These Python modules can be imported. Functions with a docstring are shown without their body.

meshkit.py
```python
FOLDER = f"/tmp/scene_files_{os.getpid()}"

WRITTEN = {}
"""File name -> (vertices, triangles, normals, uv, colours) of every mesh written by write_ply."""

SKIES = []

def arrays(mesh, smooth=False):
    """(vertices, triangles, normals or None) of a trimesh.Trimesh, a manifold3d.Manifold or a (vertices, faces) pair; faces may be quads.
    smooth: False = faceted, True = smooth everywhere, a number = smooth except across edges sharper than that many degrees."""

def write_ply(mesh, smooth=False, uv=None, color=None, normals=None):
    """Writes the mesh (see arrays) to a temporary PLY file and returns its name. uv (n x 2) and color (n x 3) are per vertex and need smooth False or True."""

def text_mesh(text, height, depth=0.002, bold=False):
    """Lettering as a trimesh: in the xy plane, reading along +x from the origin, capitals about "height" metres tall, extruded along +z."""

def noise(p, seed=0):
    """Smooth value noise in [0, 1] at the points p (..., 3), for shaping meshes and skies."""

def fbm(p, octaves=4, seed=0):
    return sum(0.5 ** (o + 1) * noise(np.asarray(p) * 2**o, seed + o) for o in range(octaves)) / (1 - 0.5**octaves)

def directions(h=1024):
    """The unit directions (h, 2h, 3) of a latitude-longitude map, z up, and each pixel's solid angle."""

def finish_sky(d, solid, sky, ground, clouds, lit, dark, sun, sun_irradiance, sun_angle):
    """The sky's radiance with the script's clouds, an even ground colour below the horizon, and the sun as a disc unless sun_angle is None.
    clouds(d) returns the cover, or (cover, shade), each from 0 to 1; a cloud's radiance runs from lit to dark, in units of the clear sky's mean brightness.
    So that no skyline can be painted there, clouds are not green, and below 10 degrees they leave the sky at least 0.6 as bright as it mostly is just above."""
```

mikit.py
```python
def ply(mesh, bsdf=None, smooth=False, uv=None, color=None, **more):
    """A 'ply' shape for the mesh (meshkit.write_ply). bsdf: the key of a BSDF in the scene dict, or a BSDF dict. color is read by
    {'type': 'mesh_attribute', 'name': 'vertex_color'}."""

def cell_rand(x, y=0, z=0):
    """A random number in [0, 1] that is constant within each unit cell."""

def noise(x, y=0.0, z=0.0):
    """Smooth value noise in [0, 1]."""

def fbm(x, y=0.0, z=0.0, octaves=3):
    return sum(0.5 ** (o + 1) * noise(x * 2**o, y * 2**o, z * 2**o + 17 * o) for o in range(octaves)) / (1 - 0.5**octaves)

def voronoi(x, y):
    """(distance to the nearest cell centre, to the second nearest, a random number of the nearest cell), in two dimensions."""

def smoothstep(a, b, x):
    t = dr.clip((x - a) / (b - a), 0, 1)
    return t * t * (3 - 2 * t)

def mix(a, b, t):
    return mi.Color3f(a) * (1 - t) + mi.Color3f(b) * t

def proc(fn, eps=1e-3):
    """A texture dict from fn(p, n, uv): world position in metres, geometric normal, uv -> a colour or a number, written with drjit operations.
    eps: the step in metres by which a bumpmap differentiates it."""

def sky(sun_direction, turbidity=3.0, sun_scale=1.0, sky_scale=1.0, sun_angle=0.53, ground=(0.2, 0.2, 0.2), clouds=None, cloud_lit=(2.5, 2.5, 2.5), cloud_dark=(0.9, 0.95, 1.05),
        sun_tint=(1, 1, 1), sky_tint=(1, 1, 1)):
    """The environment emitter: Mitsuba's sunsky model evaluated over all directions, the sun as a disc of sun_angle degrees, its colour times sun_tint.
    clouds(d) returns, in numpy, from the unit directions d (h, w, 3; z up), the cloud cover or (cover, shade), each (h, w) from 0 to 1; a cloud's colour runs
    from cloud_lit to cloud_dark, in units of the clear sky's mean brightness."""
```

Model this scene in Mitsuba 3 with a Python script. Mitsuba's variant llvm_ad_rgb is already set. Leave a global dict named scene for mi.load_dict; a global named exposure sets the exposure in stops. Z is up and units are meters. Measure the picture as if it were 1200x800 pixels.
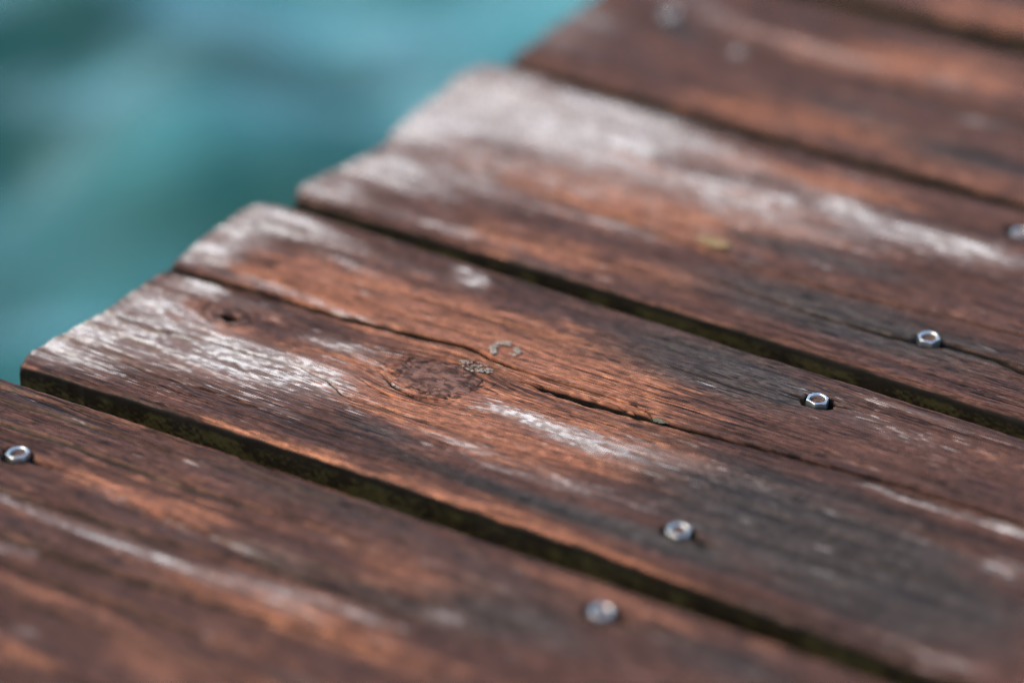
import math
import numpy as np
import drjit as dr
import mitsuba as mi
import trimesh
import mikit
import meshkit
from mikit import noise, fbm, smoothstep, mix

T = mi.ScalarTransform4f
scene, labels = {}, {}

# ------------------------------------------------------------------ camera, sky, exposure
H = 0.64                                   # the lens stands 64 cm above the deck, which is z = 0
YAW, PITCH = math.radians(122.374), math.radians(29.902)
FW = (math.cos(YAW) * math.cos(PITCH), math.sin(YAW) * math.cos(PITCH), -math.sin(PITCH))
scene['camera'] = dict(type='thinlens', fov=2 * math.degrees(math.atan(600 / 3500)), fov_axis='x',
                       aperture_radius=0.0245, focus_distance=1.243, near_clip=0.02, far_clip=2000.0,
                       to_world=T().look_at(origin=[0, 0, H], target=[FW[0], FW[1], H + FW[2]], up=[0, 0, 1]))


def cloud_cover(d):
    n = meshkit.fbm(d * np.array([2.2, 2.2, 4.5]) + 3.1, octaves=4, seed=5)
    c = np.clip((n - 0.36) / 0.22, 0, 1)
    return 0.34 * c, 0.3 * np.clip((n - 0.5) / 0.3, 0, 1)


scene['sky'] = mikit.sky((-0.76, -0.52, 0.86), turbidity=3, sun_scale=0.26, sun_angle=28, clouds=cloud_cover,
                         cloud_lit=(1.95, 1.98, 2.0), cloud_dark=(0.8, 0.88, 1.0), sky_tint=(0.85, 1.0, 0.99), sun_tint=(1.16, 1.0, 0.84))
exposure = 2.8

# ------------------------------------------------------------------ wear of each plank: places on the deck (metres)
# spots: (x, y, half length along the grain, half width across, strength)
WEAR = {
    'A': dict(
        white=[(-0.6566, 0.7272, 0.0555, 0.0033, 0.75), (-0.5960, 0.7291, 0.0491, 0.0036, 0.75), (-0.6645, 0.7525, 0.0161, 0.0058, 0.45), (-0.5685, 0.7352, 0.0222, 0.0036, 0.7), (-0.6000, 0.7505, 0.0230, 0.0038, 0.55), (-0.5755, 0.7557, 0.0226, 0.0038, 0.6), (-0.5079, 0.7539, 0.0092, 0.0055, 0.7), (-0.6761, 0.7023, 0.0159, 0.0054, 0.6), (-0.6324, 0.6634, 0.0113, 0.0083, 0.4), (-0.5326, 0.7395, 0.0216, 0.0032, 0.5), (-0.5373, 0.6925, 0.0212, 0.0033, 0.5), (-0.4673, 0.7604, 0.0138, 0.0045, 0.5), (-0.3982, 0.7898, 0.0132, 0.0046, 0.3), (-0.5902, 0.7429, 0.0757, 0.0116, 0.12)],
        orange=[(-0.6733, 0.7580, 0.0489, 0.0098, 0.5), (-0.6341, 0.7572, 0.0237, 0.0072, 0.65), (-0.5723, 0.7242, 0.0555, 0.0089, 0.65), (-0.5263, 0.7699, 0.0291, 0.0071, 0.5), (-0.6278, 0.6922, 0.0458, 0.0108, 0.36), (-0.4598, 0.7968, 0.0384, 0.0038, 0.58), (-0.5328, 0.7234, 0.0322, 0.0088, 0.43), (-0.6263, 0.6515, 0.0150, 0.0061, 0.65), (-0.3988, 0.8039, 0.0399, 0.0038, 0.5), (-0.6225, 0.8090, 0.0480, 0.0078, 0.29), (-0.5827, 0.6760, 0.0547, 0.0083, 0.29)],
        dark=[(-0.5898, 0.7926, 0.0774, 0.0150, 0.6), (-0.4871, 0.7684, 0.0422, 0.0185, 0.9), (-0.4061, 0.7849, 0.0331, 0.0138, 0.8), (-0.7265, 0.7901, 0.0430, 0.0074, 0.4), (-0.6204, 0.7238, 0.0462, 0.0046, 0.4), (-0.6609, 0.7119, 0.0356, 0.0036, 0.6), (-0.5335, 0.7520, 0.0435, 0.0069, 0.5)]),
    'B': dict(
        white=[(-0.7330, 0.8487, 0.0750, 0.0195, 0.5), (-0.6716, 0.8578, 0.0466, 0.0137, 0.38), (-0.7579, 0.8620, 0.0271, 0.0059, 0.5), (-0.5775, 0.8846, 0.1038, 0.0228, 0.22), (-0.7594, 0.8293, 0.0357, 0.0113, 0.8), (-0.7517, 0.8543, 0.0269, 0.0146, 0.85), (-0.7473, 0.8904, 0.0181, 0.0135, 0.9), (-0.7389, 0.9078, 0.0109, 0.0044, 1.2), (-0.7212, 0.8781, 0.0310, 0.0095, 0.85), (-0.6771, 0.8712, 0.0342, 0.0081, 0.85), (-0.6533, 0.8693, 0.0210, 0.0069, 0.75), (-0.6977, 0.8624, 0.0475, 0.0093, 0.5), (-0.6557, 0.8976, 0.0196, 0.0054, 0.8), (-0.6499, 0.8800, 0.0210, 0.0058, 0.5), (-0.7209, 0.9053, 0.0402, 0.0043, 0.4), (-0.7616, 0.9540, 0.0234, 0.0148, 1.35), (-0.7508, 0.9809, 0.0328, 0.0083, 1.25), (-0.7606, 0.9291, 0.0139, 0.0078, 1.1), (-0.6863, 0.9743, 0.0403, 0.0081, 0.45), (-0.7310, 0.9704, 0.0276, 0.0061, 0.72), (-0.7541, 0.9333, 0.0166, 0.0065, 0.8), (-0.6946, 0.9594, 0.0224, 0.0033, 0.6), (-0.7065, 0.9237, 0.0267, 0.0038, 0.55), (-0.6592, 0.9218, 0.0258, 0.0031, 0.5), (-0.6482, 0.9831, 0.0057, 0.0034, 0.95), (-0.6388, 0.9778, 0.0039, 0.0053, 0.8), (-0.6399, 0.9724, 0.0130, 0.0066, 0.45), (-0.5643, 0.8913, 0.0159, 0.0046, 0.72), (-0.5414, 0.8899, 0.0311, 0.0045, 0.55), (-0.5674, 0.8594, 0.0235, 0.0027, 0.66), (-0.5318, 0.8515, 0.0342, 0.0032, 0.65), (-0.5040, 0.8579, 0.0261, 0.0037, 0.65), (-0.5204, 0.8853, 0.0306, 0.0067, 0.6), (-0.4909, 0.8963, 0.0263, 0.0056, 0.6), (-0.6460, 0.8411, 0.0165, 0.0022, 0.35), (-0.4440, 0.9628, 0.0224, 0.0097, 0.34), (-0.4080, 0.9604, 0.0327, 0.0119, 0.36), (-0.3462, 0.8942, 0.0107, 0.0063, 0.75), (-0.4145, 0.8681, 0.0139, 0.0073, 0.35), (-0.3382, 0.8279, 0.0224, 0.0033, 0.75), (-0.4075, 0.8202, 0.0203, 0.0019, 0.8), (-0.4048, 0.9186, 0.0178, 0.0017, 0.75), (-0.3772, 0.9187, 0.0243, 0.0017, 0.85), (-0.3539, 0.9192, 0.0136, 0.0022, 0.95), (-0.4852, 0.9886, 0.0234, 0.0025, 0.6), (-0.4285, 0.9790, 0.0335, 0.0025, 0.6), (-0.6443, 0.9198, 0.0170, 0.0018, 0.5), (-0.6714, 0.9460, 0.0263, 0.0051, 0.3)],
        orange=[(-0.5812, 0.8903, 0.0682, 0.0288, 0.55), (-0.6289, 0.9366, 0.0678, 0.0213, 0.55), (-0.5561, 0.9310, 0.0401, 0.0181, 0.4), (-0.5709, 0.9343, 0.0446, 0.0183, 1.0), (-0.6522, 0.9380, 0.0560, 0.0158, 0.8), (-0.6083, 0.9321, 0.0500, 0.0123, 0.8), (-0.5916, 0.8676, 0.0440, 0.0078, 0.9), (-0.5396, 0.8770, 0.0464, 0.0145, 0.95), (-0.6302, 0.8195, 0.0364, 0.0042, 0.8), (-0.5226, 0.8243, 0.0596, 0.0061, 0.9), (-0.6351, 0.8809, 0.0291, 0.0116, 0.9), (-0.7211, 0.8871, 0.0266, 0.0085, 0.8), (-0.4590, 0.8207, 0.0318, 0.0040, 0.8), (-0.7047, 0.9341, 0.0357, 0.0090, 0.6), (-0.5016, 0.9011, 0.0266, 0.0068, 0.6)],
        dark=[(-0.3883, 0.9424, 0.0426, 0.0173, 0.35), (-0.4782, 0.9638, 0.0154, 0.0049, 0.8), (-0.4341, 0.8840, 0.0821, 0.0324, 1.0), (-0.5267, 0.9665, 0.0558, 0.0251, 0.7), (-0.6056, 0.8508, 0.0265, 0.0077, 0.95), (-0.5434, 0.8381, 0.0571, 0.0047, 0.75), (-0.4929, 0.8395, 0.0366, 0.0062, 0.8), (-0.6116, 0.9931, 0.0342, 0.0134, 0.6), (-0.3717, 0.8546, 0.0669, 0.0252, 1.0), (-0.4860, 0.9671, 0.0619, 0.0186, 0.5), (-0.7141, 0.8308, 0.0389, 0.0044, 0.35), (-0.4533, 0.8435, 0.0142, 0.0072, 0.6)]),
    'C': dict(
        white=[(-0.6842, 1.1102, 0.1033, 0.0558, 0.38), (-0.5743, 1.1154, 0.1138, 0.0387, 0.42), (-0.7505, 1.1515, 0.0347, 0.0205, 1.3), (-0.7528, 1.1238, 0.0246, 0.0215, 1.0), (-0.6922, 1.1390, 0.0334, 0.0182, 0.5), (-0.7046, 1.0807, 0.0565, 0.0108, 0.4), (-0.5573, 1.1005, 0.0603, 0.0091, 0.4), (-0.7036, 1.1295, 0.0526, 0.0213, 0.7), (-0.6692, 1.1253, 0.0257, 0.0145, 1.15), (-0.7491, 1.1029, 0.0244, 0.0210, 1.05), (-0.7419, 1.0409, 0.0428, 0.0134, 1.1), (-0.7476, 1.0139, 0.0260, 0.0087, 1.3), (-0.7298, 1.0593, 0.0380, 0.0152, 0.6), (-0.6790, 1.0123, 0.0316, 0.0042, 0.85), (-0.6192, 1.0053, 0.0259, 0.0034, 0.5), (-0.6131, 1.0551, 0.0263, 0.0044, 0.7), (-0.6518, 1.1532, 0.0374, 0.0100, 0.5), (-0.6306, 1.1497, 0.0460, 0.0057, 0.7), (-0.6870, 1.1632, 0.0575, 0.0059, 0.8), (-0.5960, 1.1174, 0.0267, 0.0070, 0.5), (-0.5621, 1.1179, 0.0096, 0.0062, 0.75), (-0.5348, 1.1301, 0.0112, 0.0062, 0.85), (-0.4815, 1.1237, 0.0372, 0.0106, 0.58), (-0.4548, 1.1211, 0.0243, 0.0105, 0.58), (-0.5016, 1.1208, 0.0334, 0.0091, 0.5), (-0.4781, 0.9906, 0.0311, 0.0025, 0.4), (-0.4196, 0.9928, 0.0298, 0.0025, 0.55), (-0.6691, 1.0553, 0.0365, 0.0074, 0.4)],
        orange=[(-0.6330, 1.0730, 0.0672, 0.0187, 0.9), (-0.5908, 1.0998, 0.0528, 0.0168, 0.95), (-0.6283, 1.1128, 0.0544, 0.0110, 0.8), (-0.5733, 1.1477, 0.0487, 0.0096, 0.8), (-0.6352, 1.0164, 0.0395, 0.0098, 0.8), (-0.5687, 1.0251, 0.0337, 0.0083, 0.5), (-0.5323, 1.1472, 0.0388, 0.0063, 0.5)],
        dark=[(-0.5226, 1.0356, 0.0696, 0.0192, 0.6), (-0.4550, 1.0336, 0.0701, 0.0201, 0.75), (-0.7093, 1.0434, 0.0466, 0.0074, 0.6), (-0.5033, 1.0807, 0.0617, 0.0130, 0.7), (-0.5539, 1.0777, 0.0255, 0.0073, 0.5), (-0.6646, 1.0633, 0.0410, 0.0060, 0.5)]),
    'D': dict(
        white=[(-0.7430, 1.2521, 0.0230, 0.0172, 0.8), (-0.7452, 1.2169, 0.0202, 0.0129, 0.66), (-0.7206, 1.3040, 0.0308, 0.0080, 0.6), (-0.6839, 1.2896, 0.0250, 0.0068, 0.66), (-0.6583, 1.2568, 0.0044, 0.0047, 1.2), (-0.6219, 1.2773, 0.0288, 0.0076, 0.5), (-0.5531, 1.2802, 0.0184, 0.0093, 0.66), (-0.5158, 1.2451, 0.0177, 0.0080, 0.4), (-0.6438, 1.2812, 0.0389, 0.0077, 0.4), (-0.5549, 1.2203, 0.0135, 0.0078, 0.3)],
        orange=[(-0.6213, 1.1978, 0.0279, 0.0104, 1.1), (-0.6229, 1.2792, 0.0528, 0.0114, 0.7), (-0.5612, 1.2050, 0.0539, 0.0137, 0.85), (-0.5616, 1.2931, 0.0558, 0.0189, 0.7), (-0.4904, 1.1896, 0.0299, 0.0082, 0.6)],
        dark=[(-0.6932, 1.2602, 0.0149, 0.0076, 0.9), (-0.5832, 1.2254, 0.0322, 0.0106, 0.8), (-0.5123, 1.2081, 0.0436, 0.0152, 0.9), (-0.6895, 1.2183, 0.0440, 0.0145, 0.35), (-0.5420, 1.2516, 0.0633, 0.0054, 0.8), (-0.6867, 1.2669, 0.0199, 0.0057, 0.5)]),
    'E': dict(white=[(-0.5621, 1.3895, 0.0145, 0.0063, 0.4)], orange=[(-0.5728, 1.3693, 0.0577, 0.0165, 0.7)], dark=[(-0.6147, 1.3629, 0.0394, 0.0083, 0.4)]),
    'F': dict(white=[], orange=[], dark=[]),
}
# knots: (x, y, radius, stretch along the grain, with a dark heart)
KNOTS = {'A': [], 'B': [(-0.6068, 0.8980, .0135, 1.45, 1), (-0.5925, 0.9325, .0062, 1.3, 0), (-0.7134, 0.8929, .0085, 1.4, 1)], 'C': [], 'D': [], 'E': [], 'F': []}
# cracks: (points on the deck, width at each point, depth)
CRACKS = {
    'A': [([(-0.4692, 0.7876), (-0.4593, 0.7866), (-0.4502, 0.7866), (-0.4418, 0.7861)], [.3, 2.2, 2.2, .3], 3), ([(-0.7250, 0.7563), (-0.7150, 0.7557), (-0.7055, 0.7556), (-0.6964, 0.7553)], [.3, 2, 2, .3], 3), ([(-0.7748, 0.7923), (-0.7309, 0.7954), (-0.6933, 0.7992), (-0.6467, 0.8013), (-0.5802, 0.8023)], [1.2, 1.2, 1.2, 1, .3], 1.2), ([(-0.7678, 0.7843), (-0.7329, 0.7869), (-0.6862, 0.7903), (-0.6426, 0.7902)], [1.4, 1.4, 1.4, .3], 1.2),
          ([(-0.7545, 0.7692), (-0.7121, 0.7730), (-0.6503, 0.7726), (-0.5992, 0.7772), (-0.5585, 0.7768)], [1.6, 2.2, 2.2, 1.6, .3], 1.8), ([(-0.7212, 0.7314), (-0.6632, 0.7352), (-0.6356, 0.7377), (-0.5975, 0.7418), (-0.5502, 0.7481)], [1.6, 2.2, 2.2, 1.6, .4], 1.6),
          ([(-0.6997, 0.7070), (-0.6378, 0.7094), (-0.6036, 0.7129), (-0.5390, 0.7213), (-0.4879, 0.7237)], [2, 2.6, 2.6, 2, .4], 2.0), ([(-0.6257, 0.7518), (-0.5765, 0.7462), (-0.5416, 0.7469), (-0.5132, 0.7505)], [.4, 2, 2, .4], 1.4),
          ([(-0.6639, 0.6760), (-0.6173, 0.6794), (-0.5420, 0.6834)], [1.5, 2, .8], 1.2), ([(-0.6549, 0.7513), (-0.5945, 0.7540), (-0.5367, 0.7567), (-0.4693, 0.7636)], [.4, 1.8, 1.8, .4], 1.6), ([(-0.6682, 0.7954), (-0.6131, 0.7962), (-0.5596, 0.7959)], [.3, 1.2, .3], 1.2), ([(-0.6717, 0.6947), (-0.6102, 0.6955), (-0.5419, 0.6988)], [1, 2, .5], 1.6)],
    'B': [([(-0.7655, 0.9135), (-0.7424, 0.9149), (-0.7156, 0.9170), (-0.6704, 0.9184), (-0.6368, 0.9219), (-0.6109, 0.9261), (-0.5979, 0.9240)], [2.1, 2.0, 1.9, 1.8, 1.5, 1.3, .9], 9), ([(-0.6001, 0.9234), (-0.5888, 0.9220), (-0.5736, 0.9216), (-0.5466, 0.9221), (-0.5238, 0.9219), (-0.5103, 0.9176)], [1., 1.1, .8, .6, .4, .2], 5),
          ([(-0.5745, 0.9143), (-0.5624, 0.9137), (-0.5419, 0.9144), (-0.5222, 0.9156), (-0.5066, 0.9167), (-0.4614, 0.9211), (-0.4064, 0.9257), (-0.3517, 0.9262), (-0.3060, 0.9265)], [.3, 1.3, 2.1, 1.9, 1.4, 1.0, .95, 1.1, 1.1], 8),
          ([(-0.7725, 0.8681), (-0.7393, 0.8666), (-0.6960, 0.8704), (-0.6610, 0.8738), (-0.6429, 0.8701), (-0.6317, 0.8648), (-0.6227, 0.8632)], [.7, .7, .7, .8, .8, .7, .2], 2.5), ([(-0.6375, 0.8811), (-0.6248, 0.8766), (-0.6132, 0.8749), (-0.6039, 0.8751), (-0.5921, 0.8785)], [.2, .7, .8, .6, .2], 2),
          ([(-0.6302, 0.8890), (-0.6179, 0.8818), (-0.6073, 0.8795), (-0.5961, 0.8825), (-0.5927, 0.8904), (-0.5925, 0.8979)], [.3, .8, .9, .8, .8, .3], 2.2), ([(-0.6294, 0.8929), (-0.6233, 0.9019), (-0.6145, 0.9083), (-0.6026, 0.9133)], [.3, .7, .7, .3], 1.5),
          ([(-0.7721, 0.8388), (-0.7648, 0.8398), (-0.7323, 0.8379), (-0.7055, 0.8355), (-0.6748, 0.8383), (-0.6543, 0.8375)], [.6, .7, .6, .7, .6, .2], 2.5), ([(-0.7687, 0.8269), (-0.7589, 0.8288), (-0.7366, 0.8301), (-0.6997, 0.8299), (-0.6724, 0.8293)], [.6, .6, .5, .5, .2], 2),
          ([(-0.6910, 0.9280), (-0.6937, 0.9383), (-0.6910, 0.9456), (-0.6864, 0.9504)], [.4, .9, .9, .3], 1.2), ([(-0.5400, 0.9180), (-0.5155, 0.9182), (-0.4895, 0.9149)], [.2, .7, .2], 2), ([(-0.4715, 0.8503), (-0.4621, 0.8491), (-0.4517, 0.8487), (-0.4439, 0.8481)], [.3, 2.2, 2.2, .3], 3), ([(-0.4745, 0.9645), (-0.4669, 0.9652), (-0.4560, 0.9672), (-0.4494, 0.9674)], [.5, 1.6, 1.6, .4], 3),
          ([(-0.7689, 0.8934), (-0.7483, 0.8917), (-0.7157, 0.8923)], [.3, .6, .2], 1.5), ([(-0.6773, 0.8901), (-0.6412, 0.8897), (-0.6288, 0.8908)], [.2, .5, .2], 1.2), ([(-0.5690, 0.9245), (-0.5397, 0.9314), (-0.5094, 0.9358)], [.1, .4, .1], .8)],
    'C': [([(-0.7568, 1.0697), (-0.6991, 1.0723), (-0.6285, 1.0656), (-0.5543, 1.0541), (-0.4908, 1.0558), (-0.4124, 1.0632), (-0.3553, 1.0667)], [.8, 1.2, 1.4, 1.6, 1.8, 1.6, 1.6], 1.6), ([(-0.5570, 1.0353), (-0.4947, 1.0306), (-0.4540, 1.0316), (-0.4441, 1.0344), (-0.4348, 1.0377), (-0.4130, 1.0378), (-0.3994, 1.0337), (-0.3597, 1.0307)], [.2, 1.0, 1.8, 2.2, 2, 1.8, 1.7, 1.5], 4.2),
          ([(-0.7543, 1.0882), (-0.6907, 1.0895), (-0.6105, 1.0821), (-0.5493, 1.0856)], [.5, 1, 1, .3], 1)],
    'D': [([(-0.6986, 1.2698), (-0.6178, 1.2600), (-0.5565, 1.2624), (-0.4993, 1.2590), (-0.4464, 1.2609)], [.3, 1.6, 2.2, 2.2, 2], 2.2)],
    'E': [], 'F': [],
}
# short checks that run in from the weathered ends
rng_ = np.random.default_rng(12)
for k_, x_, y0_, y1_, m_ in (('B', -.772, .825, .985, 16), ('C', -.765, 1.005, 1.165, 14), ('D', -.775, 1.19, 1.33, 8), ('A', -.79, .64, .79, 8)):
    for y_ in rng_.uniform(y0_, y1_, m_):
        l_ = rng_.uniform(.02, .11)
        CRACKS[k_].append(([(x_, y_), (x_ + .4 * l_, y_ + rng_.normal(0, .0006)), (x_ + l_, y_ + rng_.normal(0, .0015))], [rng_.uniform(.4, .8), rng_.uniform(.3, .6), .1], 2.2))
# pits round the fasteners: (x, y, half length, half width, depth), metres
PITS = {'A': [(-0.7153, 0.7555, .0072, .0056, .004), (-0.4596, 0.7871, .0072, .0056, .004)], 'B': [(-0.4624, 0.8496, .0072, .0056, .004), (-0.4621, 0.9658, .0072, .0056, .005), (-0.7111, 0.8916, .0042, .0028, .012)],
        'C': [(-0.4447, 1.0358, .0072, .0056, .004), (-0.4533, 1.1514, .0072, .0056, .004)], 'D': [(-0.7087, 1.2739, .0072, .0056, .004)], 'E': [], 'F': []}
SEED = dict(A=3.0, B=11.0, C=23.0, D=37.0, E=51.0, F=64.0)
TONE = dict(A=(.75, .5, .3), B=(.6, .46, .25), C=(.6, .45, .25), D=(.8, .5, .3), E=(.8, .6, .1), F=(.7, .5, .3))


def blobs(spots, x, y, wob):
    s = mi.Float(0)
    for (cx, cy, sx, sy, a) in spots:
        u, v = (x - cx) / sx, (y + wob - cy) / sy
        s = s + a * dr.exp(-(u * u + v * v) * 0.9)
    return s


def fields(k, x, y):
    """Grain and wear of plank k at deck position x (along the grain), y (across)."""
    sd = SEED[k]
    x, y = mi.Float(x), mi.Float(y)
    g = y + 0.010 * (noise(x * 3.1, y * 9.0, sd) - 0.5) + 0.0011 * (noise(x * 14.0, y * 40.0, sd + 1) - 0.5)
    ring, rk, heart = mi.Float(0), mi.Float(9), mi.Float(0)
    for (cx, cy, r, st, hearted) in KNOTS[k]:
        u, v = (x - cx) / st, y - cy
        d2 = (u * u + v * v) / (r * r)
        g = g - v * 0.95 * dr.exp(-d2 * 0.62)                 # the grain runs round the knot
        if hearted:
            rk = dr.minimum(rk, dr.sqrt(d2) + 0.34 * (fbm(x * 110, y * 170, sd) - 0.5) + 0.40 * (fbm(x * 420, y * 640, sd) - 0.5))
    wob = 0.0028 * (noise(x * 30.0, g * 90.0, sd + 2) - 0.5)
    fine = noise(x * 55.0, g * 1150.0, sd + 3)
    fibre = noise(x * 160.0, g * 2300.0, sd + 4)
    band = noise(x * 5.0, g * 190.0, sd + 5)
    mid = noise(x * 22.0, g * 480.0, sd + 6)
    patch = fbm(x * 26.0, g * 120.0, sd + 7, octaves=3)
    speck = noise(x * 420.0, y * 900.0, sd + 8)
    W = WEAR[k]
    dens = blobs(W['white'], x, y, wob)
    flake = fbm(x * 95.0, g * 330.0, sd + 9, octaves=3)
    n = 0.10 * patch + 0.12 * mid + 0.28 * fine + 0.22 * fibre + 0.12 * speck + 0.22 * flake + 0.16 * noise(x * 45.0, g * 1500.0, sd + 17)
    th = 0.86 - 0.37 * dr.minimum(dens, 1.3)
    white = smoothstep(th - 0.06, th + 0.09, n) * (0.62 + 0.38 * smoothstep(.3, .6, 0.5 * fibre + 0.5 * speck))
    gapn = 0.55 * noise(x * 60.0, g * 520.0, sd + 14) + 0.45 * noise(x * 150.0, g * 900.0, sd + 15)
    white = white * (1 - 0.9 * smoothstep(.50, .66, gapn + 0.10 * (1 - dr.minimum(dens, 1.0)) - 0.06 * smoothstep(1.0, 1.6, dens)))
    white = white * (0.58 + 0.42 * smoothstep(.65, 1.15, dens))
    white = white * (1 - smoothstep(1.02, .82, rk) * (rk > -1) * 0.85)
    pore = noise(x * 120.0, g * 1500.0, sd + 12)
    streak = noise(x * 8.0, g * 640.0, sd + 16)
    fleck = noise(x * 130.0, g * 700.0, sd + 13)
    orange = dr.clip(blobs(W['orange'], x, y, wob), 0, 1.1)
    dark = dr.clip(blobs(W['dark'], x, y, wob), 0, 1.1)
    return dict(g=g, streak=streak, pore=pore, fleck=fleck, fine=fine, fibre=fibre, band=band, mid=mid, patch=patch, speck=speck, white=white, flake=flake, dens=dens, orange=orange, dark=dark, rk=rk, wob=wob)


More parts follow.
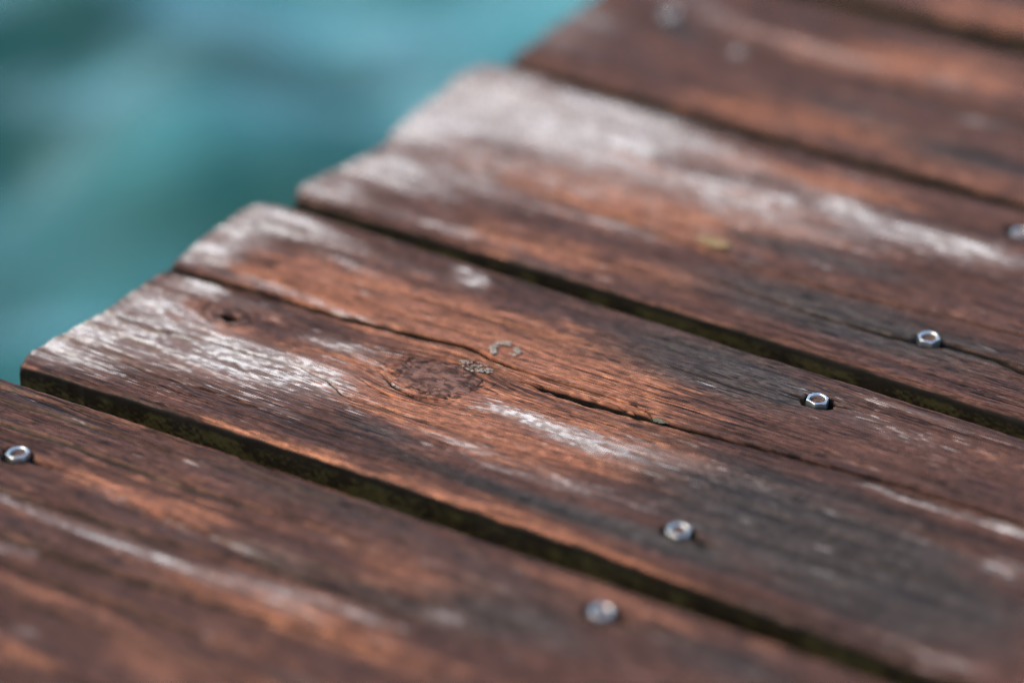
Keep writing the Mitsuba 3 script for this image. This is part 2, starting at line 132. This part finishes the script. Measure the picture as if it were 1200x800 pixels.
def wood_colour(k):
    t_o, t_d, t_w = TONE[k]

    def fn(p, n, uv):
        x, y, z = p.x, p.y, p.z
        f = fields(k, x, y)
        brown = mix((.070, .033, .023), (.195, .085, .056), 0.45 * f['patch'] + 0.30 * f['fine'] + 0.25 * f['flake'])
        brick = mix((.25, .092, .050), (.56, .232, .126), 0.3 * f['mid'] + 0.3 * f['fine'] + 0.4 * f['flake'])
        oo = smoothstep(.30, .74, 0.62 * f['orange'] + 0.34 * f['patch'] + 0.30 * (f['fine'] - .5) + 0.40 * (f['flake'] - .5) + .08)
        c = mix(brown, brick, oo)
        c = mix(c, (.60, .25, .125), .75 * oo * smoothstep(.60, .74, f['fleck']) * smoothstep(.35, .6, f['patch']))
        dd = smoothstep(.32, .95, 0.74 * f['dark'] + 0.22 * f['patch'] + 0.20 * (f['band'] - .5) + 0.30 * (f['flake'] - .5) + 0.22 * (f['fine'] - .5) + .06)
        char = mix((.042, .034, .028), (.116, .100, .086), 0.4 * f['mid'] + 0.3 * f['speck'] + 0.3 * f['flake'])
        c = mix(c, char, dd * .86)
        # dark pores and growth lines
        line = smoothstep(.62, .90, f['fine'])
        c = c * (1 - 0.48 * line) * (0.38 + 0.72 * f['fibre'] + 0.46 * f['speck']) * (0.76 + 0.48 * noise(x * 620, y * 1250, 2.0))
        c = c * (1 - 0.62 * smoothstep(.70, .82, f['pore']))
        c = c * (1 - 0.42 * smoothstep(.70, .84, f['streak']))
        grow = smoothstep(.66, .90, f['band'])
        c = c * (1 - 0.38 * grow)
        # knots: dark crusty heart, pale rim
        heart = smoothstep(1.0, .88, f['rk'])
        kn = fbm(x * 330, y * 520, 3.0)
        kc = mix((.075, .038, .028), (.26, .135, .100), smoothstep(.28, .72, kn)) * (0.72 + 0.45 * noise(f['rk'] * 9.0, 2.0))
        kc = kc * (1 - 0.5 * smoothstep(.06, .02, dr.abs(fbm(x * 120, y * 210, 9.0) - .5)))
        c = mix(c, kc, heart * .92)
        c = c * (1 - 0.75 * smoothstep(.11, .03, dr.abs(f['rk'] - 1.0)) * smoothstep(.35, .55, noise(x * 190, y * 260, 8.0)))
        c = c * (1 - 0.55 * smoothstep(.07, .02, dr.abs(f['rk'] - 1.32)) * smoothstep(.45, .6, noise(x * 150, y * 200, 4.0)))
        # bleached wood and old paint
        c = mix(c, (.38, .265, .225), 0.52 * smoothstep(.15, .95, f['dens']) * (0.4 + 0.6 * f['patch']))
        tw = 0.55 * f['speck'] + 0.45 * f['mid']
        pale = mix((.36, .31, .28), (.90, .855, .80), smoothstep(.15, .75, tw)) * (0.78 + 0.22 * smoothstep(.75, 1.25, f['dens']))
        c = mix(c, pale, f['white'] * .95 * smoothstep(-.0013, -.0006, z))
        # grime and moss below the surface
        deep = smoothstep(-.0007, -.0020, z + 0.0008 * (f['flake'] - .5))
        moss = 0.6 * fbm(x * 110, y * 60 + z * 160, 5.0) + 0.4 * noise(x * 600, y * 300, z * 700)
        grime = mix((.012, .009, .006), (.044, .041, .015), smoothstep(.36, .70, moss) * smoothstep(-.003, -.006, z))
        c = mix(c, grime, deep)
        return c
    return fn


def wood_rough(k):
    def fn(p, n, uv):
        f = noise(p.x * 40, p.y * 300, SEED[k])
        return 0.46 + 0.30 * f
    return fn


for k in WEAR:
    scene[f'wood_{k}'] = {'type': 'twosided', 'b': {'type': 'principled', 'base_color': mikit.proc(wood_colour(k)), 'roughness': mikit.proc(wood_rough(k)), 'specular': 0.21}}

# ------------------------------------------------------------------ setting: the water
WATER = -0.62


def graded(half, fine, step, growth):
    a = list(np.arange(0, fine, step))
    s = step
    while a[-1] < half:
        s *= growth
        a.append(a[-1] + s)
    a = np.array(a)
    return np.concatenate([-a[:0:-1], a])


def water_mesh():
    gx = graded(400, 3.2, 0.022, 1.09)
    X, Y = np.meshgrid(gx - 1.6, gx + 2.6, indexing='ij')
    P = np.stack([X, Y, X * 0], -1)

    def wave(ax, ay, seed, oct_=3):
        c, s = math.cos(.5), math.sin(.5)
        U, V = X * c + Y * s, -X * s + Y * c
        return meshkit.fbm(np.stack([U * ax, V * ay, X * 0], -1), octaves=oct_, seed=seed) - .5
    fade = np.exp(-(np.hypot(X + 1.6, Y - 2.6) / 9.0) ** 2)
    z = 0.15 * wave(1.1, 1.6, 4, 2) + 0.10 * wave(2.8, 4.2, 9, 1) + 0.062 * wave(6.5, 9.0, 15, 1) + 0.016 * wave(13, 17, 21, 1)
    P[..., 2] = WATER + z * fade
    n, m = X.shape
    i, j = np.meshgrid(np.arange(n - 1), np.arange(m - 1), indexing='ij')
    q = np.stack([i * m + j, (i + 1) * m + j, (i + 1) * m + j + 1, i * m + j + 1], -1).reshape(-1, 4)
    return P.reshape(-1, 3), q


def water_colour(p, n, uv):
    x, y = p.x + 12.22, p.y + 47.98
    f = smoothstep(.22, .70, 0.45 * fbm(x * 1.7, y * 1.7, 2.0) + 0.55 * fbm(x * 6.5 + y * 2, y * 7.5 - x * 2, 7.0, octaves=2))   # silt and depth
    return mix((.009, .068, .046), (.066, .275, .300), f)


scene['water_surface'] = {'type': 'principled', 'base_color': mikit.proc(water_colour), 'roughness': 0.04, 'specular': 0.5}
scene['water'] = mikit.ply(water_mesh(), 'water_surface', smooth=True)
labels['water'] = dict(label='rippled teal green water beyond and below the plank ends', kind='structure')

# ------------------------------------------------------------------ the dock
labels['dock'] = dict(label='weathered red brown timber dock of wide bolted planks over teal water', category='dock')

# upper edges of each plank (front = nearer the lens, back), and its end outline, as deck points
EDGE = {
    'A': dict(front=[(-2, .627), (2, .630)], back=[(-0.7627, 0.8000), (-0.6976, 0.8028), (-0.6381, 0.8030), (-0.5909, 0.8058), (-0.5263, 0.8056), (-0.4744, 0.8042), (-0.4256, 0.8054), (-0.3803, 0.8087), (-0.3502, 0.8050)], end=[(-0.7144, 0.7063), (-0.7623, 0.7755), (-0.7774, 0.7974), (-0.7760, 0.8017)], right=.9),
    'B': dict(front=[(-0.7621, 0.8114), (-0.7095, 0.8155), (-0.6708, 0.8174), (-0.6011, 0.8203), (-0.5345, 0.8182), (-0.4970, 0.8207), (-0.4604, 0.8232), (-0.4229, 0.8221), (-0.3859, 0.8197), (-0.3330, 0.8177)], back=[(-0.7558, 0.9910), (-0.7218, 0.9912), (-0.6989, 0.9927), (-0.6736, 0.9901), (-0.6279, 0.9904), (-0.5831, 0.9899), (-0.5398, 0.9895), (-0.4978, 0.9892), (-0.4312, 0.9862), (-0.3786, 0.9868)],
              end=[(-0.7621, 0.8114), (-0.7673, 0.8208), (-0.7669, 0.8315), (-0.7651, 0.8476), (-0.7633, 0.8675), (-0.7640, 0.8873), (-0.7639, 0.9079), (-0.7622, 0.9137), (-0.7658, 0.9239), (-0.7681, 0.9419), (-0.7690, 0.9592), (-0.7695, 0.9762), (-0.7674, 0.9867), (-0.7605, 0.9921), (-0.7542, 0.9910)], right=.9),
    'C': dict(front=[(-0.7553, 0.9985), (-0.7292, 1.0017), (-0.6709, 1.0036), (-0.6352, 1.0019), (-0.5908, 1.0026), (-0.5586, 1.0037), (-0.5040, 1.0008), (-0.4489, 0.9965), (-0.3846, 1.0004)], back=[(-0.7517, 1.1776), (-0.6942, 1.1751), (-0.5719, 1.1714), (-0.4603, 1.1712)],
              end=[(-0.7553, 0.9985), (-0.7621, 1.0120), (-0.7605, 1.0215), (-0.7564, 1.0403), (-0.7538, 1.0594), (-0.7533, 1.0719), (-0.7582, 1.0834), (-0.7598, 1.0961), (-0.7625, 1.1153), (-0.7629, 1.1352), (-0.7662, 1.1598), (-0.7634, 1.1714), (-0.7573, 1.1765), (-0.7499, 1.1763)], right=.9),
    'D': dict(front=[(-0.7533, 1.1840), (-0.6973, 1.1803), (-0.5771, 1.1814), (-0.4635, 1.1784)], back=[(-0.6573, 1.3359), (-0.5937, 1.3349), (-0.5325, 1.3340)], end=[(-0.7533, 1.1840), (-0.7552, 1.1928), (-0.7570, 1.2275), (-0.7590, 1.2742), (-0.7622, 1.3250), (-0.7604, 1.3406)], right=.9),
    'E': dict(front=[(-0.6313, 1.3524), (-0.5414, 1.3539)], back=[(-2, 1.532), (2, 1.53)], end=[(-.735, 1.35), (-.74, 1.36), (-.742, 1.44), (-.735, 1.52), (-.73, 1.535)], right=.9),
    'F': dict(front=[(-2, 1.547), (2, 1.547)], back=[(-2, 1.725), (2, 1.725)], end=[(-.74, 1.54), (-.745, 1.64), (-.74, 1.73)], right=.9),
}
STEP = dict(A=(.0016, .0007), B=(.00085, .00034), C=(.0012, .00055), D=(.002, .001), E=(.004, .002), F=(.02, .01))
THICK = 0.034


def plank_mesh(k):
    e = EDGE[k]
    F, B, N = (np.array(sorted(e[s], key=(lambda q: q[0]) if s != 'end' else (lambda q: q[1]))) for s in ('front', 'back', 'end'))
    dx, dy = STEP[k]
    x0 = N[:, 0].min()
    line = lambda Q: (lambda c, a, b: lambda x: np.polyval(c, np.clip(x, a, b)))(np.polyfit(Q[:, 0], Q[:, 1], 1 if len(Q) < 4 else 2), Q[:, 0].min(), Q[:, 0].max())
    front, back = line(F), line(B)
    yf0, yb0 = front(x0), back(x0)
    ny = int((yb0 - yf0) / dy)
    t = [0.0]
    while t[-1] < e['right'] - x0:
        t.append(t[-1] + dx * (1 if t[-1] < .62 else min(40, 1 + (t[-1] - .62) * 300)))
    t = np.array(t)
    s = np.linspace(0, 1, ny)
    drop = np.array([.0045, .009, .016, .025, THICK])
    # folded rows: sides and end hang down from the rim
    S = np.concatenate([np.zeros(len(drop)), s, np.ones(len(drop))])
    SD = np.concatenate([drop[::-1], s * 0, drop])
    TT = np.concatenate([np.zeros(len(drop)), t])
    TD = np.concatenate([drop[::-1], t * 0])
    tt, ss = np.meshgrid(TT, S, indexing='ij')
    dep = np.maximum(*np.meshgrid(TD, SD, indexing='ij'))
    ymid0, ymid1 = N[0, 1], N[-1, 1]
    yl = ymid0 + ss * (ymid1 - ymid0)
    fray = 0.0006 * (meshkit.noise(np.stack([yl * 900, yl * 0, yl * 0 + SEED[k]], -1)) - .5) + 0.0016 * (meshkit.fbm(np.stack([yl * 160, yl * 0, yl * 0 + SEED[k]], -1), 2) - .5)
    xe = np.interp(yl, N[:, 1], N[:, 0]) + fray
    blend = np.clip(1 - tt / (e['right'] - x0), 0, 1)
    X = tt + x0 + (xe - x0) * blend
    yf, yb = front(X), back(X)
    rag = lambda sd: 0.0012 * (meshkit.fbm(np.stack([X * 120, X * 0 + sd, X * 0], -1), 3) - .5)
    yf, yb = yf + rag(SEED[k]), yb + rag(SEED[k] + 5)
    Y = yf + ss * (yb - yf)
    # relief
    f = {q: (np.full(X.shape, np.array(v).ravel()[0]) if np.size(v) == 1 else np.array(v).reshape(X.shape)) for q, v in fields(k, X.ravel().astype(np.float32), Y.ravel().astype(np.float32)).items() if q in ('fine', 'fibre', 'band', 'mid', 'patch', 'white', 'dens', 'rk', 'speck', 'streak')}
    worn = np.clip(.35 + f['dens'], 0, 1.2)
    ln = np.clip((f['fine'] - .55) / .4, 0, 1)
    Z = -0.00026 * np.clip((f['streak'] - .66) / .2, 0, 1) - 0.00042 * worn * ln - 0.00022 * np.clip((f['band'] - .6) / .35, 0, 1) - 0.00010 * f['mid'] - 0.00006 * f['speck'] + 0.00013 * f['white'] + 0.0008 * (f['patch'] - .5) * .4
    inside = np.clip((1.05 - f['rk']) / .3, 0, 1)
    rim = np.exp(-((f['rk'] - 1.0) / .13) ** 2)
    Z += 0.0013 * inside * (meshkit.fbm(np.stack([X * 420, Y * 700, X * 0], -1), 3) - .45) + 0.0001 * inside - 0.0006 * rim * np.clip(3 * meshkit.noise(np.stack([X * 200, Y * 300, X * 0], -1)) - 1, 0, 1)
    d_front, d_back, d_end = Y - yf, yb - Y, np.maximum(X - xe, 0)
    for (pts, wid, depth) in CRACKS[k]:
        q = np.array(pts)
        o = np.argsort(q[:, 0])
        q, w = q[o], np.array(wid)[o] * (1.4e-3 if depth < 4 else 2.1e-3)
        cy = np.interp(X, q[:, 0], q[:, 1]) + 0.0004 * (meshkit.fbm(np.stack([X * 160, X * 0 + depth, X * 0], -1), 3) - .5)
        ww = np.interp(X, q[:, 0], w) * (0.75 + 0.5 * meshkit.noise(np.stack([X * 220, X * 0 + depth + 9, X * 0], -1)))
        on = (X > q[0, 0]) & (X < q[-1, 0])
        a = np.abs(Y - cy) / np.maximum(ww * .5, 1e-5)
        dd = np.minimum(depth * 1e-3, ww * 5.5) * np.exp(-np.minimum(a, 3) ** 5)
        lip = 0.00018 * np.exp(-((a - 1.9) / .7) ** 2)
        Z = np.where(on, np.minimum(Z, Z - dd) + lip * (ww > .0004), Z)
    for (cx, cy, a, b, depth) in PITS[k]:
        r = np.hypot((X - cx) / a, (Y - cy) / b) + .35 * (meshkit.fbm(np.stack([X * 350, Y * 500, X * 0 + 2], -1), 2) - .5)
        Z -= depth * np.clip((1.06 - r) / .16, 0, 1)
    # worn round edges
    for d_, r_ in ((d_front, .0032), (d_back, .0032), (d_end, .0042)):
        u = np.clip(1 - d_ / r_, 0, 1)
        Z -= r_ * .8 * (1 - np.sqrt(np.clip(1 - u * u, 0, 1)))
    Z = np.where(dep > 0, np.minimum(Z, -.003) - dep, Z)
    side = dep > 0
    bump = 0.0012 * (meshkit.fbm(np.stack([X * 90, Y * 90, Z * 260], -1), 3) - .5)
    Y = np.where(side & (ss < .5), Y - bump, np.where(side, Y + bump, Y))
    P = np.stack([X, Y, Z], -1)
    n, m = X.shape
    i, j = np.meshgrid(np.arange(n - 1), np.arange(m - 1), indexing='ij')
    q = np.stack([i * m + j, (i + 1) * m + j, (i + 1) * m + j + 1, i * m + j + 1], -1).reshape(-1, 4)
    # underside
    under = np.array([[0, 0], [n - 1, 0], [n - 1, m - 1], [0, m - 1]])
    ids = under[:, 0] * m + under[:, 1]
    q = np.vstack([q, ids[::-1][None]])
    return P.reshape(-1, 3), q


PLANK_LABEL = dict(A='nearest blurred plank with long grey streaks', B='sharp plank split along its length, with a dark knot', C='plank with a notched end bleached white', D='blurred plank with a white spot', E=None, F=None)
plank_key = {}
for i, k in enumerate('ABCDEF'):
    key = 'dock__plank' + ('' if i == 0 else f'_{i:03d}')
    plank_key[k] = key
    scene[key] = mikit.ply(plank_mesh(k), f'wood_{k}', smooth=True)
    if PLANK_LABEL[k]:
        labels[key] = dict(label=PLANK_LABEL[k])


# joists under the planks and posts that carry them into the water
def beam_colour(p, n, uv):
    return mix((.030, .024, .018), (.075, .060, .045), fbm(p.x * 60, p.y * 9, p.z * 60))


scene['beam_wood'] = {'type': 'principled', 'base_color': mikit.proc(beam_colour), 'roughness': 0.8, 'specular': 0.3}
def bev_box(sx, sy, sz, c):
    b = .004
    pts = [(a * (sx / 2 - (b if q != 0 else 0)), d * (sy / 2 - (b if q != 1 else 0)), h * (sz / 2 - (b if q != 2 else 0))) for a in (-1, 1) for d in (-1, 1) for h in (-1, 1) for q in range(3)]
    m = trimesh.convex.convex_hull(np.array(pts) + c)
    return m


for i, x in enumerate((-.712, -.459, .35)):
    suffix = '' if i == 0 else f'_{i:03d}'
    scene['dock__joist' + suffix] = mikit.ply(bev_box(.07, 1.22, .11, (x, 1.17, -.0385 - .055)), 'beam_wood')
    for j, y in enumerate((.72, 1.62)):
        n_ = 2 * i + j
        post = trimesh.creation.cylinder(radius=.055, height=1.3, sections=24)
        post.apply_translation((x + .09, y, -.0385 - .65))
        scene['dock__post' + ('' if n_ == 0 else f'_{n_:03d}')] = mikit.ply(post, 'beam_wood', smooth=40)

# fasteners: a zinc hex nut with a countersunk hole on the rusty end of its bolt
scene['zinc'] = {'type': 'principled', 'base_color': {'type': 'rgb', 'value': [.76, .78, .78]}, 'metallic': 1.0, 'roughness': 0.40}


def rust_colour(p, n, uv):
    return mix((.075, .042, .030), (.20, .115, .085), fbm(p.x * 900, p.y * 900, 1.0))


scene['rust'] = {'type': 'principled', 'base_color': mikit.proc(rust_colour), 'roughness': 0.75, 'specular': 0.3}


def nut_mesh(flat=.0086, hgt=.0052, hole=.0065):
    """A hexagon with chamfered corners, open in the middle."""
    n = 72
    a = np.arange(n) * 2 * np.pi / n
    hexr = (flat / 2) / np.cos((a + np.pi / 6) % (np.pi / 3) - np.pi / 6)
    cham = lambda z: np.minimum(hexr, flat / 2 * 1.0 + z)
    rows = [(hexr, -hgt), (cham(.00095), -.0006), (cham(.00055), -.00028), (cham(-.00005), -.00004), (cham(-.0003), 0.0), (np.full(n, hole / 2 + .00045), 0.0), (np.full(n, hole / 2 + .0003), -.00010), (np.full(n, hole / 2), -.0005), (np.full(n, hole / 2 - .0002), -hgt)]
    V = np.vstack([np.stack([r * np.cos(a), r * np.sin(a), np.full(n, z)], 1) for r, z in rows])
    Fq = []
    for r in range(len(rows)):
        for i in range(n):
            r2 = (r + 1) % len(rows)
            Fq.append((r * n + i, r * n + (i + 1) % n, r2 * n + (i + 1) % n, r2 * n + i))
    return V, np.array(Fq)


def bolt_mesh(r=.00312):
    m = trimesh.creation.revolve(np.array([(0, -.03), (r, -.03), (r, -.0004), (r - .0004, 0), (0, .00006)]), sections=32)
    return m


NUT, BOLT = mikit.ply(nut_mesh(), 'zinc', smooth=24), mikit.ply(bolt_mesh(), 'rust', smooth=30)
FASTEN = [('A', -0.7150, 0.7557, .0016, 10, (2, -3), .0018), ('A', -0.4593, 0.7866, .0017, 33, (-2, 2), .0018), ('B', -0.4621, 0.8491, .0018, 20, (2, 1), .0018), ('B', -0.4621, 0.9658, .0016, 12, (0, 1), .0018),
          ('C', -0.4447, 1.0358, .0026, 40, (3, 2), .0018), ('C', -0.4526, 1.1509, -.0004, 5, (0, 0), .0018), ('D', -0.7087, 1.2739, .0028, 15, (0, 0), .0010)]
count = {}
for k, x, y, z, rot, tilt, sunk in FASTEN:
    c = count.get(k, 0)
    count[k] = c + 1
    m = T().translate([x, y, z]).rotate([1, 0, 0], tilt[0]).rotate([0, 1, 0], tilt[1]).rotate([0, 0, 1], rot)
    suf = '' if c == 0 else f'_{c:03d}'
    scene[f'{plank_key[k]}__hex_nut{suf}'] = {**NUT, 'to_world': m}
    scene[f'{plank_key[k]}__bolt_end{suf}'] = {**BOLT, 'to_world': m @ T().translate([0, 0, -sunk])}

# ------------------------------------------------------------------ small things lying on or growing from the planks
def crust(cx, cy, rx, ry, n, seed, size, hollow=0.0, gap=None, lift=.0001):
    """A crust of small crinkled lobes spread over an ellipse."""
    rng = np.random.default_rng(seed)
    parts = []
    while len(parts) < n:
        a, rr = rng.uniform(0, 2 * np.pi), math.sqrt(rng.uniform(hollow ** 2, 1))
        if hollow and meshkit.noise(np.array([math.cos(a) * 1.9 + 5, math.sin(a) * 1.9, seed * 1.0])) < .33:
            continue
        if gap and gap[0] < a < gap[1]:
            continue
        m = trimesh.creation.icosphere(subdivisions=2, radius=1.0)
        v = np.array(m.vertices)
        v *= (1 + .5 * (meshkit.fbm(v * 2.3 + seed + len(parts), 3) - .5))[:, None]
        s_ = size * rng.uniform(.5, 1.3)
        v = v * [s_ * rng.uniform(.9, 1.9), s_ * rng.uniform(.7, 1.2), s_ * .24] + [cx + rr * rx * math.cos(a), cy + rr * ry * math.sin(a), lift + rng.uniform(0, .0003)]
        parts.append(trimesh.Trimesh(v, m.faces, process=False))
    return trimesh.util.concatenate(parts)


def lichen_colour(p, n, uv):
    return mix((.20, .165, .125), (.58, .52, .43), fbm(p.x * 700, p.y * 700, p.z * 700))


def moss_colour(p, n, uv):
    return mix((.06, .062, .04), (.24, .25, .17), fbm(p.x * 900, p.y * 900, p.z * 900))


scene['lichen_crust'] = {'type': 'principled', 'base_color': mikit.proc(lichen_colour), 'roughness': 0.9, 'specular': 0.2}
scene['moss_fuzz'] = {'type': 'principled', 'base_color': mikit.proc(moss_colour), 'roughness': 0.95, 'specular': 0.2}
x, y = -0.5941, 0.9316
scene['lichen_patch'] = mikit.ply(crust(x, y, .0070, .0066, 110, 3, .00048, hollow=.58, gap=(4.4, 5.8), lift=.0006), 'lichen_crust', smooth=True)
labels['lichen_patch'] = dict(label='pale ring of crusty lichen at the upper end of the split by the knot', category='lichen', group='lichen crusts by the knot')
x, y = -0.5971, 0.9134
scene['lichen_patch_001'] = mikit.ply(crust(x, y, .0085, .0042, 75, 8, .00042, lift=.0002), 'lichen_crust', smooth=True)
labels['lichen_patch_001'] = dict(label='thin grey green lichen crust on the right end of the large dark knot', category='lichen', group='lichen crusts by the knot')
x, y = -0.5090, 0.9168
scene['moss_tuft'] = mikit.ply(crust(x, y, .0032, .0010, 40, 5, .0006), 'moss_fuzz', smooth=True)
labels['moss_tuft'] = dict(label='tiny grey green moss tuft growing in the long split of the sharp plank', category='moss')


def flake_colour(p, n, uv):
    return mix((.30, .20, .085), (.44, .31, .155), fbm(p.x * 300, p.y * 300, 1.0))


scene['yellow_skin'] = {'type': 'principled', 'base_color': mikit.proc(flake_colour), 'roughness': 0.6, 'specular': 0.3}
x, y = -0.5660, 1.0642
n_ = 40
a_ = np.linspace(0, 2 * np.pi, n_, endpoint=False)
r_ = 1 + .25 * (meshkit.noise(np.stack([np.cos(a_) * 2, np.sin(a_) * 2, a_ * 0], -1), 4) - .5)
ring_ = np.stack([.0085 * r_ * np.cos(a_), .0036 * r_ * np.sin(a_)], 1)
levels = [(.0, .0001), (.55, .0001), (1.0, .0004), (1.0, .0009), (.92, .0012), (.5, .0010), (.0, .0009)]
V_ = np.vstack([np.column_stack([ring_ * s_, np.full(n_, z_) + .0009 * s_ * (ring_[:, 0] / .0098) ** 2]) for s_, z_ in levels])
Q_ = np.array([(l * n_ + i, l * n_ + (i + 1) % n_, (l + 1) * n_ + (i + 1) % n_, (l + 1) * n_ + i) for l in range(len(levels) - 1) for i in range(n_)])
scene['yellow_flake'] = mikit.ply((V_ + [x, y, .0001], Q_), 'yellow_skin', smooth=40)
labels['yellow_flake'] = dict(label='small ochre yellow flake lying on the second plank behind, between red streaks', category='flake')
